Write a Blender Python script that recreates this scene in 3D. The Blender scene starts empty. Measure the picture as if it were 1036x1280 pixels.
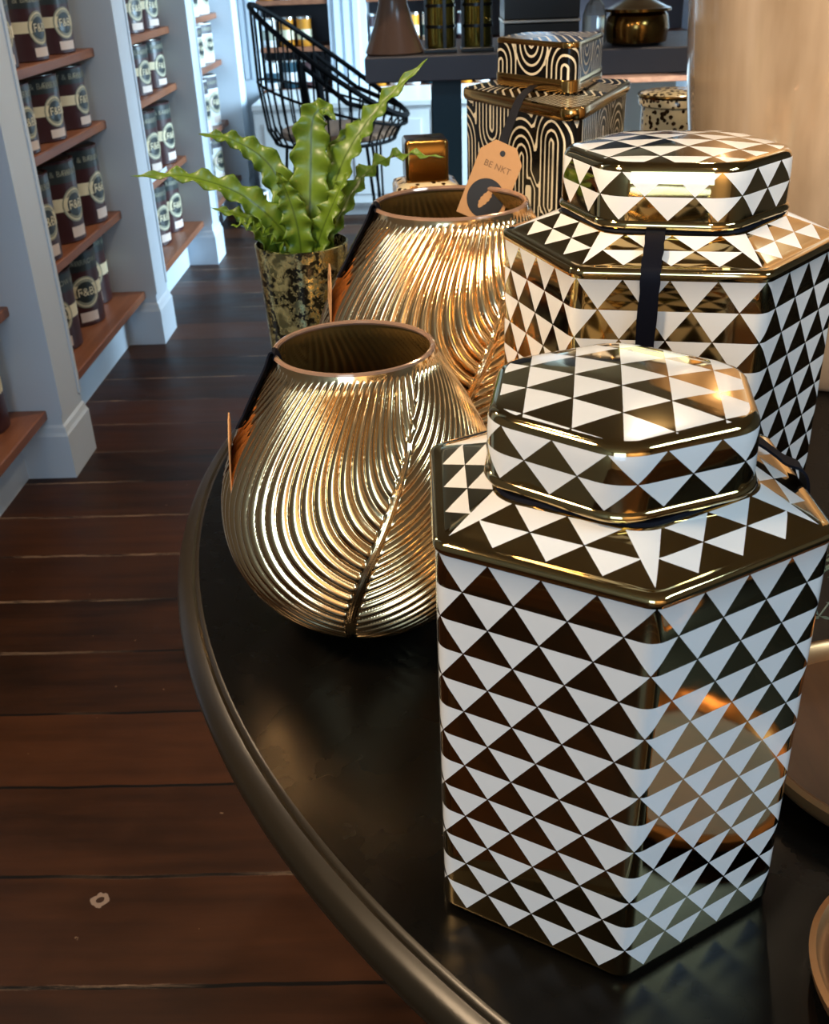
import bpy, math, random
import numpy as np
from mathutils import Vector, Matrix
random.seed(7)
S = bpy.context.scene
COL = S.collection
PI = math.pi

# ------------------------------------------------------------------ materials
def srgb(r, g, b):
    f = lambda c: (c/255/12.92) if c/255 <= 0.04045 else ((c/255+0.055)/1.055)**2.4
    return (f(r), f(g), f(b), 1)

class NT:
    """tiny node-graph helper"""
    def __init__(s, name):
        s.mat = bpy.data.materials.new(name); s.mat.use_nodes = True
        s.t = s.mat.node_tree; s.b = s.t.nodes['Principled BSDF']
    def n(s, kind, **kw):
        x = s.t.nodes.new(kind)
        for k, v in kw.items(): setattr(x, k, v)
        return x
    def link(s, a, b): s.t.links.new(a, b)
    def put(s, sock, v):
        if isinstance(v, bpy.types.NodeSocket): s.link(v, sock)
        else: sock.default_value = v
    def m(s, op, a, b=None, c=None):
        x = s.n('ShaderNodeMath', operation=op)
        s.put(x.inputs[0], a)
        if b is not None: s.put(x.inputs[1], b)
        if c is not None: s.put(x.inputs[2], c)
        return x.outputs[0]
    def mix(s, f, a, b):
        x = s.n('ShaderNodeMix', data_type='RGBA')
        s.put(x.inputs[0], f); s.put(x.inputs[6], a); s.put(x.inputs[7], b)
        return x.outputs[2]
    def noise(s, scale, detail=3, vec=None, rough=0.5):
        x = s.n('ShaderNodeTexNoise'); x.inputs['Scale'].default_value = scale
        x.inputs['Detail'].default_value = detail; x.inputs['Roughness'].default_value = rough
        if vec is not None: s.link(vec, x.inputs['Vector'])
        return x.outputs['Fac']
    def ramp(s, v, lo, hi):
        x = s.n('ShaderNodeMapRange'); x.inputs[1].default_value = lo; x.inputs[2].default_value = hi
        s.link(v, x.inputs[0]); return x.outputs[0]
    def obj(s): return s.n('ShaderNodeTexCoord').outputs['Object']
    def scaled(s, vec, sc):
        x = s.n('ShaderNodeMapping'); x.inputs['Scale'].default_value = sc
        s.link(vec, x.inputs[0]); return x.outputs[0]
    def bump(s, h, strength=0.3, dist=0.002):
        x = s.n('ShaderNodeBump'); x.inputs['Strength'].default_value = strength
        x.inputs['Distance'].default_value = dist
        s.link(h, x.inputs['Height']); s.link(x.outputs[0], s.b.inputs['Normal'])
    def set(s, **kw):
        for k, v in kw.items(): s.put(s.b.inputs[k.replace('_', ' ')], v)
        return s.mat

def plain(name, col, rough=0.5, metal=0.0, var=0.12, scale=14, coat=0.0, bump=0.0):
    t = NT(name); o = t.obj()
    n = t.noise(scale, 4, o)
    c2 = tuple(max(0, c*(1-var)) for c in col[:3]) + (1,)
    t.set(Base_Color=t.mix(n, col, c2), Metallic=metal, Coat_Weight=coat)
    t.set(Roughness=t.m('ADD', t.m('MULTIPLY', n, 0.08), max(0.02, rough-0.04)))
    if bump: t.bump(t.noise(scale*6, 3, o), bump, 0.001)
    return t.mat

M = {}
GOLD = srgb(226, 186, 122)
def triangle_mat():
    t = NT('gold_and_white_triangles')
    uv = t.n('ShaderNodeUVMap', uv_map='UVMap').outputs[0]
    sx = t.n('ShaderNodeSeparateXYZ'); t.link(uv, sx.inputs[0]); u, v = sx.outputs[0], sx.outputs[1]
    at = t.n('ShaderNodeAttribute', attribute_name='pat')
    sp = t.n('ShaderNodeSeparateXYZ'); t.link(at.outputs['Vector'], sp.inputs[0])
    a, b, cl = sp.outputs[0], sp.outputs[1], sp.outputs[2]
    k = t.m('FLOOR', v); fv = t.m('FRACT', v)
    half = t.m('MULTIPLY', t.m('FLOORED_MODULO', k, 2.0), 0.5)
    fu = t.m('FRACT', t.m('ADD', u, half))
    d = t.m('ABSOLUTE', t.m('SUBTRACT', fu, 0.5))
    lim = t.m('SUBTRACT', t.m('MULTIPLY', t.m('SUBTRACT', 1.0, fv), 0.5), 0.012)
    w = t.m('LESS_THAN', d, lim)
    w = t.m('MULTIPLY', w, t.m('GREATER_THAN', v, 0.0))
    w = t.m('MULTIPLY', w, t.m('GREATER_THAN', cl, 0.0))
    spike = t.m('LESS_THAN', t.m('ABSOLUTE', a), b)
    w = t.m('MAXIMUM', w, spike)
    n = t.noise(30, 3, t.obj())
    gold = t.mix(n, srgb(214, 184, 126), srgb(196, 164, 106))
    white = t.mix(n, srgb(224, 221, 216), srgb(214, 211, 206))
    t.set(Base_Color=t.mix(w, gold, white), Metallic=t.m('SUBTRACT', 1.0, w),
          Roughness=t.m('ADD', 0.06, t.m('MULTIPLY', w, 0.10)), Coat_Weight=0.35, Coat_Roughness=0.05)
    t.bump(t.noise(16, 2, t.obj()), 0.12, 0.004)
    return t.mat
M['tri'] = triangle_mat()

def ribbed_gold():
    t = NT('ribbed_gold_mercury_glass'); o = t.obj()
    n = t.noise(60, 4, o); f = t.noise(9, 3, o)
    c = t.mix(f, srgb(250, 216, 166), srgb(234, 190, 132))
    t.set(Base_Color=c, Metallic=1.0, Roughness=t.m('ADD', 0.09, t.m('MULTIPLY', n, 0.09)), Coat_Weight=0.3, Coat_Roughness=0.03)
    t.bump(t.noise(90, 2, o), 0.12, 0.001)
    return t.mat
M['vase'] = ribbed_gold()
t = NT('brown_glass_lining'); n = t.noise(40, 3, t.obj())
M['lining'] = t.set(Base_Color=t.mix(n, srgb(140, 104, 52), srgb(112, 80, 36)), Metallic=0.35, Roughness=0.2)
M['rim'] = plain('amber_glass_rim', srgb(176, 138, 112), 0.12, 0.5)
t = NT('speckled_mercury_gold'); o = t.obj()
n1 = t.ramp(t.noise(85, 5, o, 0.7), 0.45, 0.50); n2 = t.ramp(t.noise(20, 3, o), 0.38, 0.50)
mk = t.m('MULTIPLY', n1, n2)
M['mercury'] = t.set(Base_Color=t.mix(mk, srgb(214, 206, 150), srgb(20, 18, 10)), Metallic=t.m('SUBTRACT', 1.0, t.m('MULTIPLY', mk, 0.8)), Roughness=0.2)
t.bump(t.noise(45, 3, o), 0.25, 0.002)

def stripe_mat():
    t = NT('black_with_cream_maze_lines')
    at = t.n('ShaderNodeAttribute', attribute_name='pat')
    sp = t.n('ShaderNodeSeparateXYZ'); t.link(at.outputs['Vector'], sp.inputs[0])
    f = t.m('FRACT', sp.outputs[0]); w = t.m('LESS_THAN', t.m('ABSOLUTE', t.m('SUBTRACT', f, 0.5)), 0.135)
    t.set(Base_Color=t.mix(w, srgb(11, 10, 9), srgb(205, 192, 165)), Roughness=0.22, Specular_IOR_Level=0.3)
    return t.mat
M['maze'] = stripe_mat()
M['gold'] = plain('polished_gold', srgb(222, 176, 104), 0.12, 1.0, 0.1)
M['dark_gold'] = plain('dark_bronze_gold', srgb(150, 110, 55), 0.16, 1.0, 0.3, 25)
t = NT('gold_leopard_spots'); o = t.obj()
v = t.n('ShaderNodeTexVoronoi'); v.inputs['Scale'].default_value = 95; v.inputs['Randomness'].default_value = 0.9; t.link(o, v.inputs['Vector'])
mk = t.m('LESS_THAN', t.m('ADD', v.outputs['Distance'], t.m('MULTIPLY', t.noise(160, 2, o), 0.3)), 0.56)
M['leopard'] = t.set(Base_Color=t.mix(mk, srgb(214, 196, 156), srgb(60, 38, 14)), Metallic=t.m('MULTIPLY', mk, 0.6), Roughness=0.2, Coat_Weight=0.4)

# floor: wide dark stained boards running across, seams, scuffs
t = NT('dark_stained_floorboards'); o = t.obj()
sx = t.n('ShaderNodeSeparateXYZ'); t.link(o, sx.inputs[0]); X, Y = sx.outputs[0], sx.outputs[1]
wob = t.m('MULTIPLY', t.m('SUBTRACT', t.noise(3, 3, o), 0.5), 0.02)
yy = t.m('DIVIDE', t.m('ADD', t.m('ADD', Y, wob), 9.19), 0.2125)
fb = t.m('FRACT', yy); ib = t.m('FLOOR', yy)
seamd = t.m('MINIMUM', fb, t.m('SUBTRACT', 1.0, fb))
rnd = t.n('ShaderNodeTexWhiteNoise', noise_dimensions='1D'); t.link(ib, rnd.inputs['W'])
g1 = t.noise(1.0, 6, t.scaled(o, (2.2, 26, 1)), 0.6)
g2 = t.noise(1.0, 4, t.scaled(o, (4, 9, 1)), 0.6)
fac = t.m('ADD', t.m('MULTIPLY', g1, 0.45), t.m('ADD', t.m('MULTIPLY', g2, 0.4), t.m('MULTIPLY', rnd.outputs['Value'], 0.3)))
fac = t.ramp(fac, 0.35, 0.85)
base = t.mix(fac, srgb(24, 12, 5), srgb(80, 44, 20))
seam = t.m('LESS_THAN', seamd, 0.016)
scm = t.ramp(t.noise(1.0, 6, t.scaled(o, (5, 70, 1)), 0.8), 0.44, 0.56)
scm = t.m('MULTIPLY', scm, t.ramp(t.noise(1.1, 2, o), .47, .55))
scuff = t.m('MULTIPLY', t.m('LESS_THAN', t.m('ADD', seamd, t.m('MULTIPLY', t.noise(60, 2, o), .02)), 0.032), scm)
speck = t.m('GREATER_THAN', t.noise(48, 2, o), 0.765)
base = t.mix(seam, base, srgb(12, 7, 4))
base = t.mix(t.m('MULTIPLY', scuff, 0.85), base, srgb(150, 122, 98))
base = t.mix(t.m('MULTIPLY', speck, 0.6), base, srgb(150, 120, 92))
kx = t.m('ADD', X, .576); ky = t.m('SUBTRACT', Y, 1.172)
kd_ = t.m('ADD', t.m('SQRT', t.m('ADD', t.m('MULTIPLY', kx, kx), t.m('MULTIPLY', ky, ky))), t.m('MULTIPLY', t.noise(90, 3, o), .012))
base = t.mix(t.m('LESS_THAN', kd_, .021), base, srgb(150, 128, 112)); base = t.mix(t.m('LESS_THAN', kd_, .012), base, srgb(60, 40, 30))
rg = t.m('ADD', 0.30, t.m('MULTIPLY', g2, 0.25))
M['floor'] = t.set(Base_Color=base, Roughness=rg, Specular_IOR_Level=0.22)
t.bump(t.m('SUBTRACT', t.m('MULTIPLY', g1, 0.4), t.m('MULTIPLY', seam, 1.0)), 0.35, 0.003)

def wood(name, c1, c2, rough=0.45):
    t = NT(name); o = t.obj()
    g = t.noise(1.0, 6, t.scaled(o, (30, 3, 30)), 0.6)
    t.set(Base_Color=t.mix(t.ramp(g, 0.3, 0.7), c1, c2), Roughness=rough)
    t.bump(g, 0.1, 0.001)
    return t.mat
M['board'] = wood('warm_brown_shelf_wood', srgb(150, 96, 66), srgb(116, 68, 44), 0.4)
M['seatwood'] = wood('brown_woven_seat', srgb(128, 96, 70), srgb(92, 66, 46), 0.6)
M['paint'] = plain('pale_grey_blue_painted_wood', srgb(206, 217, 228), 0.45, 0, 0.05, 5)
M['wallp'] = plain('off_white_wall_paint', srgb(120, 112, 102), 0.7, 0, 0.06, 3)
M['creamwall'] = plain('warm_cream_wall_paint', srgb(226, 206, 178), 0.6, 0, 0.08, 2)
M['ceil'] = plain('tan_ceiling_paint', srgb(158, 138, 112), 0.8, 0, 0.06, 3)
M['whitecab'] = plain('white_painted_cabinet', srgb(226, 228, 228), 0.4, 0, 0.04, 4)
M['black'] = plain('black_lacquer', srgb(9, 8, 7), 0.3, 0, 0.3, 20, 0.0)
t = NT('black_painted_table'); o = t.obj(); n = t.noise(5, 4, o)
M['table'] = t.set(Base_Color=t.mix(n, srgb(10, 8, 6), srgb(5, 4, 3)), Roughness=t.m('ADD', 0.2, t.m('MULTIPLY', t.noise(14, 4, o), 0.14)), Specular_IOR_Level=0.2)
M['tablerim'] = plain('dark_bronzed_table_edge', srgb(44, 36, 24), 0.30, 0.35, 0.3, 12)
M['slate'] = plain('slate_grey_counter', srgb(78, 76, 84), 0.5, 0, 0.1, 8)
M['teal'] = plain('dark_teal_paint', srgb(16, 58, 72), 0.4, 0, 0.1, 6)
M['wire'] = plain('black_wire', srgb(7, 8, 10), 0.6, 0.0, 0.1, 20)
M['wire'].node_tree.nodes['Principled BSDF'].inputs['Specular IOR Level'].default_value = .05
M['navy'] = plain('navy_black_satin_ribbon', srgb(5, 7, 20), 0.6, 0, 0.4, 60); M['navy'].node_tree.nodes['Principled BSDF'].inputs['Specular IOR Level'].default_value = .12
M['kraft'] = plain('brown_kraft_card', srgb(172, 126, 80), 0.8, 0, 0.1, 120, 0, 0.1)
M['ink'] = plain('black_ink', srgb(14, 12, 12), 0.6, 0, 0.1)
M['inkbrown'] = plain('brown_ink', srgb(110, 76, 44), 0.7, 0, 0.1)
M['plum'] = plain('plum_tin_paint', srgb(62, 30, 32), 0.35, 0, 0.1, 10, 0.2)
M['tinblack'] = plain('green_black_tin_band', srgb(44, 52, 52), 0.35, 0, 0.15, 10, 0.2)
M['cream'] = plain('cream_paper_label', srgb(232, 222, 188), 0.6, 0, 0.05, 20)
M['greyring'] = plain('grey_green_emblem_ring', srgb(150, 152, 134), 0.5, 0, 0.1, 90)
M['pinkish'] = plain('pale_price_label', srgb(222, 206, 196), 0.6, 0, 0.05, 20)
M['steel'] = plain('tin_plate_steel', srgb(200, 200, 196), 0.25, 1.0, 0.1, 20)
M['copper'] = plain('copper_dish', srgb(190, 136, 88), 0.32, 0.8, 0.15, 10)
M['copperin'] = wood('orange_brown_dish_inside', srgb(110, 68, 38), srgb(84, 50, 26), 0.4)
t = NT('pearly_taupe_glaze'); o = t.obj(); n = t.noise(1.0, 4, t.scaled(o, (12, 12, 2.5)), 0.55); n2 = t.noise(3, 3, o)
M['taupe'] = t.set(Base_Color=t.mix(t.ramp(n, .3, .7), srgb(176, 156, 134), srgb(132, 112, 90)), Roughness=t.m('ADD', 0.12, t.m('MULTIPLY', n2, 0.2)), Metallic=0.25, Coat_Weight=0.8, Coat_Roughness=0.06)
t.bump(n2, 0.15, 0.01)
M['taupe2'] = plain('rose_taupe_pottery', srgb(128, 96, 78), 0.25, 0, 0.3, 9)
t = NT('glossy_green_fern'); o = t.obj(); n = t.noise(22, 4, o)
cx = t.n('ShaderNodeUVMap', uv_map='UVMap').outputs[0]
su = t.n('ShaderNodeSeparateXYZ'); t.link(cx, su.inputs[0])
mid = t.m('LESS_THAN', t.m('ABSOLUTE', su.outputs[0]), 0.06)
c = t.mix(n, srgb(112, 134, 38), srgb(60, 88, 20)); c = t.mix(t.m('MULTIPLY', mid, 0.7), c, srgb(50, 68, 16))
M['leaf'] = t.set(Base_Color=c, Roughness=0.35, Transmission_Weight=0.0, Specular_IOR_Level=0.4)
M['sage'] = plain('grey_green_sprig', srgb(84, 96, 80), 0.5, 0, 0.3, 40)
M['soil'] = plain('dark_potting_soil', srgb(30, 22, 14), 0.9, 0, 0.4, 80)
def glass(name, col, rough=0.05):
    t = NT(name); n = t.noise(20, 2, t.obj())
    t.set(Base_Color=t.mix(n, col, tuple(c*0.85 for c in col[:3])+(1,)), Roughness=rough, Transmission_Weight=0.9, IOR=1.45); return t.mat
M['clear'] = glass('clear_glass', (0.92, 0.96, 0.97, 1))
M['amber'] = plain('amber_mirrored_glass', srgb(190, 170, 80), 0.08, 0.9, 0.5, 40)
M['orange'] = plain('orange_glaze', srgb(214, 140, 40), 0.3, 0, 0.2, 20)
M['winglass'] = plain('window_frame_white', srgb(230, 230, 226), 0.4)

# ------------------------------------------------------------------ mesh helpers
def tag(o, label=None, cat=None, group=None, kind=None):
    if label: o['label'] = label
    if cat: o['category'] = cat
    if group: o['group'] = group
    if kind: o['kind'] = kind
    return o
def link(name, me, parent=None, loc=None):
    o = bpy.data.objects.new(name, me); COL.objects.link(o)
    if parent: o.parent = parent
    if loc is not None: o.location = loc
    return o
def empty(name, loc=(0, 0, 0), rz=0, label=None, cat=None, group=None, kind=None):
    o = link(name, None, None, loc); o.rotation_euler = (0, 0, rz); o.empty_display_size = 0.05
    return tag(o, label, cat, group, kind)
def copy_tree(o, parent=None):
    c = o.copy(); COL.objects.link(c); c.parent = parent
    for ch in list(o.children): copy_tree(ch, c)
    return c

class MB:
    def __init__(s): s.v = []; s.f = []; s.mi = []; s.cur = 0
    def add(s, vs, fs, m=None):
        n = len(s.v); s.v += [tuple(p) for p in vs]
        for f in fs: s.f.append(tuple(i+n for i in f)); s.mi.append(s.cur if m is None else m)
        return s
    def box(s, x0, x1, y0, y1, z0, z1, m=None, bev=0.0):
        if bev <= 0:
            v = [(x, y, z) for z in (z0, z1) for y in (y0, y1) for x in (x0, x1)]
            return s.add(v, [(0, 2, 3, 1), (4, 5, 7, 6), (0, 1, 5, 4), (2, 6, 7, 3), (0, 4, 6, 2), (1, 3, 7, 5)], m)
        b = bev
        rings = []
        for z, i in ((z0, b), (z0+b, 0), (z1-b, 0), (z1, b)):
            rings.append([(x0+i+b*.0+ (b if i == 0 else b*.6)*0, y0+i, z), (x1-i, y0+i, z), (x1-i, y1-i, z), (x0+i, y1-i, z)])
        return s.loft(rings, True, True, m)
    def loft(s, rings, cap0=True, cap1=True, m=None, closed=True):
        k = len(rings[0]); vs = [p for r in rings for p in r]; fs = []
        for i in range(len(rings)-1):
            for j in range(k if closed else k-1):
                a = i*k+j; b = i*k+(j+1) % k
                fs.append((a, b, b+k, a+k))
        if cap0: fs.append(tuple(range(k-1, -1, -1)))
        if cap1: fs.append(tuple((len(rings)-1)*k+j for j in range(k)))
        return s.add(vs, fs, m)
    def lathe(s, prof, n=48, c=(0, 0, 0), cap0=True, cap1=True, m=None):
        rings = [[(c[0]+r*math.cos(2*PI*j/n), c[1]+r*math.sin(2*PI*j/n), c[2]+z) for j in range(n)] for r, z in prof]
        return s.loft(rings, cap0, cap1, m)
    def tube(s, pts, r, n=8, m=None, closed=False):
        P = [Vector(p) for p in pts]; rings = []; up = Vector((0, 0, 1)); prev = None
        for i, p in enumerate(P):
            a = P[(i-1) % len(P)] if (closed or i > 0) else p
            b = P[(i+1) % len(P)] if (closed or i < len(P)-1) else p
            t_ = (b-a).normalized()
            if prev is None:
                q = up if abs(t_.z) < 0.95 else Vector((1, 0, 0)); u = t_.cross(q).normalized()
            else: u = (prev - t_*prev.dot(t_)).normalized()
            prev = u; w = t_.cross(u); rr = r[i] if isinstance(r, (list, tuple)) else r
            rings.append([tuple(p+u*rr*math.cos(2*PI*j/n)+w*rr*math.sin(2*PI*j/n)) for j in range(n)])
        if closed: rings.append(rings[0])
        return s.loft(rings, not closed, not closed, m)
    def build(s, name, mats, parent=None, smooth=True, loc=None, angle=40):
        me = bpy.data.meshes.new(name); me.from_pydata(s.v, [], s.f)
        if not isinstance(mats, (list, tuple)): mats = [mats]
        for m in mats: me.materials.append(M[m] if isinstance(m, str) else m)
        me.polygons.foreach_set('material_index', s.mi)
        if smooth:
            me.polygons.foreach_set('use_smooth', [True]*len(me.polygons))
            me.set_sharp_from_angle(angle=math.radians(angle))
        me.update()
        return link(name, me, parent, loc)

def catmull(pts, n=8):
    P = [np.array(p, float) for p in pts]; P = [2*P[0]-P[1]] + P + [2*P[-1]-P[-2]]; out = []
    for i in range(1, len(P)-2):
        for k in range(n):
            t_ = k/n; a, b, c, d = P[i-1:i+3]
            out.append(0.5*((2*b)+(-a+c)*t_+(2*a-5*b+4*c-d)*t_*t_+(-a+3*b-3*c+d)*t_**3))
    out.append(P[-2]); return out

def ribbon_strip(path, widthdir, w, thick=0.0008, name='ribbon', mat='navy', parent=None, n=8):
    pts = catmull(path, n); rings = []
    W = [np.array(x, float) for x in widthdir] if isinstance(widthdir, list) else [np.array(widthdir, float)]*2
    for i, p in enumerate(pts):
        a = pts[max(i-1, 0)]; b = pts[min(i+1, len(pts)-1)]; t_ = (b-a)/np.linalg.norm(b-a)
        f = i/(len(pts)-1); wd = W[0]*(1-f)+W[1]*f; wd = wd - t_*wd.dot(t_); wd /= np.linalg.norm(wd)
        nn = np.cross(t_, wd); ww = w*(1+0.04*math.sin(i*0.9))
        rings.append([tuple(p+wd*ww/2+nn*thick), tuple(p-wd*ww/2+nn*thick), tuple(p-wd*ww/2-nn*thick), tuple(p+wd*ww/2-nn*thick)])
    return MB().loft(rings).build(name, mat, parent, angle=60)

def text_mesh(body, size, depth=0.0, res=2):
    cu = bpy.data.curves.new('txt', 'FONT'); cu.body = body; cu.size = size; cu.resolution_u = res
    cu.align_x = 'CENTER'; cu.align_y = 'CENTER'
    o = bpy.data.objects.new('txt', cu); COL.objects.link(o)
    dg = bpy.context.evaluated_depsgraph_get()
    me = bpy.data.meshes.new_from_object(o.evaluated_get(dg))
    v = [tuple(x.co) for x in me.vertices]; f = [tuple(p.vertices) for p in me.polygons]
    bpy.data.objects.remove(o); bpy.data.curves.remove(cu); bpy.data.meshes.remove(me)
    return v, f

# ------------------------------------------------------------------ camera
R = ((0.9990, 0.0250, 0.0262), (0.0109, 0.4788, -0.8779), (-0.0345, 0.8775, 0.4782))
V1 = np.array([16., 701., -1285.]); Yc = V1/np.linalg.norm(V1)
V2 = np.array([92., -2357.63, -1285.]); Zc = -V2/np.linalg.norm(V2); Xc = np.cross(Yc, Zc)
cam = bpy.data.cameras.new('camera'); co = bpy.data.objects.new('camera', cam); COL.objects.link(co)
co.matrix_world = Matrix([[Xc[0], Xc[1], Xc[2], 0], [Yc[0], Yc[1], Yc[2], 0], [Zc[0], Zc[1], Zc[2], 1.35], [0, 0, 0, 1]])
cam.sensor_fit = 'HORIZONTAL'; cam.sensor_width = 36; cam.lens = 1285/1036*36
cam.dof.use_dof = True; cam.dof.focus_distance = 0.8; cam.dof.aperture_fstop = 24
cam.clip_start = 0.02; S.camera = co

# ------------------------------------------------------------------ room shell
def struct(name, mb, mat, smooth=False): return tag(mb.build(name, mat, None, smooth), kind='structure')
XL, XR, YB, YF, ZC = -1.52, 3.3, -2.6, 7.25, 2.75
struct('floor', MB().box(XL-.1, XR+.1, YB-.1, YF+.1, -0.05, 0), 'floor')
struct('ceiling', MB().box(XL-.1, XR+.1, YB-.1, YF+.1, ZC, ZC+.05), 'ceil')
struct('wall_left', MB().box(XL-.1, XL, YB-.1, YF+.1, 0, ZC), 'wallp')
struct('wall_far', MB().box(XL, XR, YF, YF+.1, 0, ZC), 'wallp')
def wall_with_hole(name, axis, pos, th, a0, a1, holes, mat='wallp'):
    mb = MB(); xs = sorted(set([a0, a1]+[h for H in holes for h in H[:2]]))
    for i in range(len(xs)-1):
        l, r = xs[i], xs[i+1]; hh = [H for H in holes if H[0] <= l and H[1] >= r]
        segs = [(0, ZC)] if not hh else [(0, hh[0][2]), (hh[0][3], ZC)]
        for z0, z1 in segs:
            if z1-z0 < 1e-4: continue
            if axis == 'x': mb.box(pos, pos+th, l, r, z0, z1)
            else: mb.box(l, r, pos, pos+th, z0, z1)
    return struct(name, mb, mat)
HR = [(4.6, 6.6, 0.35, 2.6)]
wall_with_hole('wall_right', 'x', XR, .1, YB-.1, YF+.1, HR)
HB = [(-1.35, 0.05, 0.8, 2.6)]
wall_with_hole('wall_back', 'y', YB-.1, .1, XL, XR, HB, 'creamwall')
def frame(name, axis, pos, h):
    a0, a1, z0, z1 = h; mb = MB(); w = 0.05
    rects = [(a0, a0+w, z0, z1), (a1-w, a1, z0, z1), (a0+w, a1-w, z0, z0+w), (a0+w, a1-w, z1-w, z1), ((a0+a1)/2-.02, (a0+a1)/2+.02, z0+w, z1-w), (a0+w, a1-w, (z0+z1)/2-.02, (z0+z1)/2+.02)]
    for l, r, b, t_ in rects:
        if axis == 'x': mb.box(pos, pos+.06, l, r, b, t_)
        else: mb.box(l, r, pos, pos+.06, b, t_)
    return struct(name, mb, 'winglass')
frame('window_1', 'x', XR+.02, HR[0]); frame('window_2', 'y', YB-.08, HB[0])

# left wall pilasters and skirting
PY = [2.746, 3.941, 5.140, 6.335]
XF = -1.09
for i, y in enumerate([1.551]+PY):
    mb = MB()
    mb.box(XL, XF-.012, y+.012, y+.198, 0, ZC)                         # shaft
    mb.box(XL, XF, y, y+.21, 0, 0.135)                                 # plinth block
    mb.loft([[(XL, y, .135), (XF, y, .135), (XF, y+.21, .135), (XL, y+.21, .135)],
             [(XL, y+.006, .145), (XF-.004, y+.004, .145), (XF-.004, y+.206, .145), (XL, y+.206, .145)],
             [(XL, y+.008, .160), (XF-.007, y+.007, .160), (XF-.007, y+.203, .160), (XL, y+.203, .160)],
             [(XL, y+.012, .168), (XF-.012, y+.012, .168), (XF-.012, y+.198, .168), (XL, y+.198, .168)]])
    mb.box(XF-.012, XF-.007, y+.012, y+.03, .2, ZC); mb.box(XF-.012, XF-.007, y+.18, y+.198, .2, ZC)   # edge beads
    struct('trim_%d' % (i+1), mb, 'paint')
bays = [(1.761, 2.746), (2.956, 3.941), (4.151, 5.140), (5.350, 6.335)]
bn = ['front bay of left wall', 'second bay of left wall', 'third bay of left wall', 'far bay of left wall']
mb = MB()
for a, b in bays+[(6.545, 7.25)]: mb.box(XL, -1.235, a-.001, b+.001, 0, .185)
struct('baseboard_left', mb, 'paint')
BZ = [0.215, 0.528, 0.852, 1.092]; BX = [-1.143, -1.185, -1.185, -1.185]
rn = ['lowest', 'second', 'third', 'fourth']
for bi, (a, b) in enumerate(bays):
    for ri in range(4):
        x1 = BX[ri]; z = BZ[ri]; e = .001; th = .03
        mb = MB().box(XL+.001, x1, a+.013 if bi else a+.013, b+.011, z-th, z, bev=.003)
        o = mb.build('shelf_board', 'board')
        tag(o, 'brown wooden shelf board, %s from the floor, %s' % (rn[ri], bn[bi]), 'shelf', 'wall shelf boards')
    # fifth, above the frame of the photograph, seen in reflections only
# ------------------------------------------------------------------ paint tins
def cyl_patch(mb, r, a0, a1, z0, z1, m, n=10):
    vs = []; fs = []
    for k in range(n+1):
        a = a0+(a1-a0)*k/n
        vs += [(r*math.cos(a), r*math.sin(a), z0), (r*math.cos(a), r*math.sin(a), z1)]
    for k in range(n): fs.append((2*k, 2*k+2, 2*k+3, 2*k+1))
    mb.add(vs, fs, m)
def make_tin(h, r=.104, body='plum', band='cream', top='tinblack'):
    t_ = empty('paint_tin')
    mb = MB(); mb.lathe([(r*.97, 0), (r, .003), (r, h*.72), (r*.998, h*.985), (r, h*.99), (r*1.01, h*.995), (r*1.01, h), (r*.93, h), (r*.92, h*.985)], 40)
    mb.build('can', body, t_)
    mb = MB(); cyl_patch(mb, r+.0008, -PI, PI, h*.74, h*.97, 0, 40); bo = mb.build('top_band', top, t_)
    v, f = text_mesh('FARROW & BALL', .026)
    mb = MB()
    for a_c in (-.95, .6):
        mb.add([((r+.0016)*math.cos(a_c+x/r), (r+.0016)*math.sin(a_c+x/r), h*.855+y) for x, y, z in v], f)
    mb.build('lettering', 'greyring', bo, False)
    mb = MB(); cyl_patch(mb, r+.001, -PI, PI, h*.40, h*.56, 0, 40); mb.build('name_label', band, t_)
    mb = MB(); rr = r+.0018; zc = h*.46; R1 = h*.215 if h > .22 else h*.24
    def disc(rad, dr, m, rin=0):
        n = 28; vs = []; fs = []
        for k in range(n):
            for q in (rin, rad):
                x = q*math.cos(2*PI*k/n); z = q*math.sin(2*PI*k/n); a = x/rr
                vs.append(((rr+dr)*math.cos(a), (rr+dr)*math.sin(a), zc+z))
        for k in range(n):
            a = 2*k; b = 2*((k+1) % n); fs.append((a, a+1, b+1, b))
        mb.add(vs, fs, m)
    disc(R1, 0, 0); disc(R1*.66, .0006, 1); disc(R1*.9, .0006, 2, R1*.84)
    v, f = text_mesh('F&B', R1*.72)
    mb.add([((rr+.0014)*math.cos(x/rr), (rr+.0014)*math.sin(x/rr), zc+y) for x, y, z in v], f, 2)
    mb.build('round_emblem', ['greyring', 'tinblack', 'cream'], t_, False)
    mb = MB(); cyl_patch(mb, r+.0012, -.34, .34, h*.06, h*.19, 0, 8); mb.build('price_label', 'pinkish', t_)
    MB().lathe([(r*.9, 0), (r*.9, .004), (r*.84, .006), (0.001, .006)], 32, (0, 0, h*.985)).build('lid', 'steel', t_)
    pts = [(r*1.03*math.cos(a), r*1.03*math.sin(a), h*.80-.05*math.sin((a+2.2)/1.9*PI/ (PI/1.9*1.0)*0.5)*0) for a in []]
    return t_
protos = {}
def tin_at(x, y, z, h, label, group, style=0, rz=0):
    sty = [('plum', 'cream', 'tinblack'), ('plum', 'pinkish', 'slate'), ('whitecab', 'pinkish', 'slate')][style]
    key = (round(h, 3), style)
    if key not in protos: protos[key] = make_tin(h, .104, *sty); o = protos[key]
    else: o = copy_tree(protos[key])
    o.location = (x, y, z); o.rotation_euler = (0, 0, rz); tag(o, label, 'paint tin', group); return o
ords = ['first', 'second', 'third', 'fourth']
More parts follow.
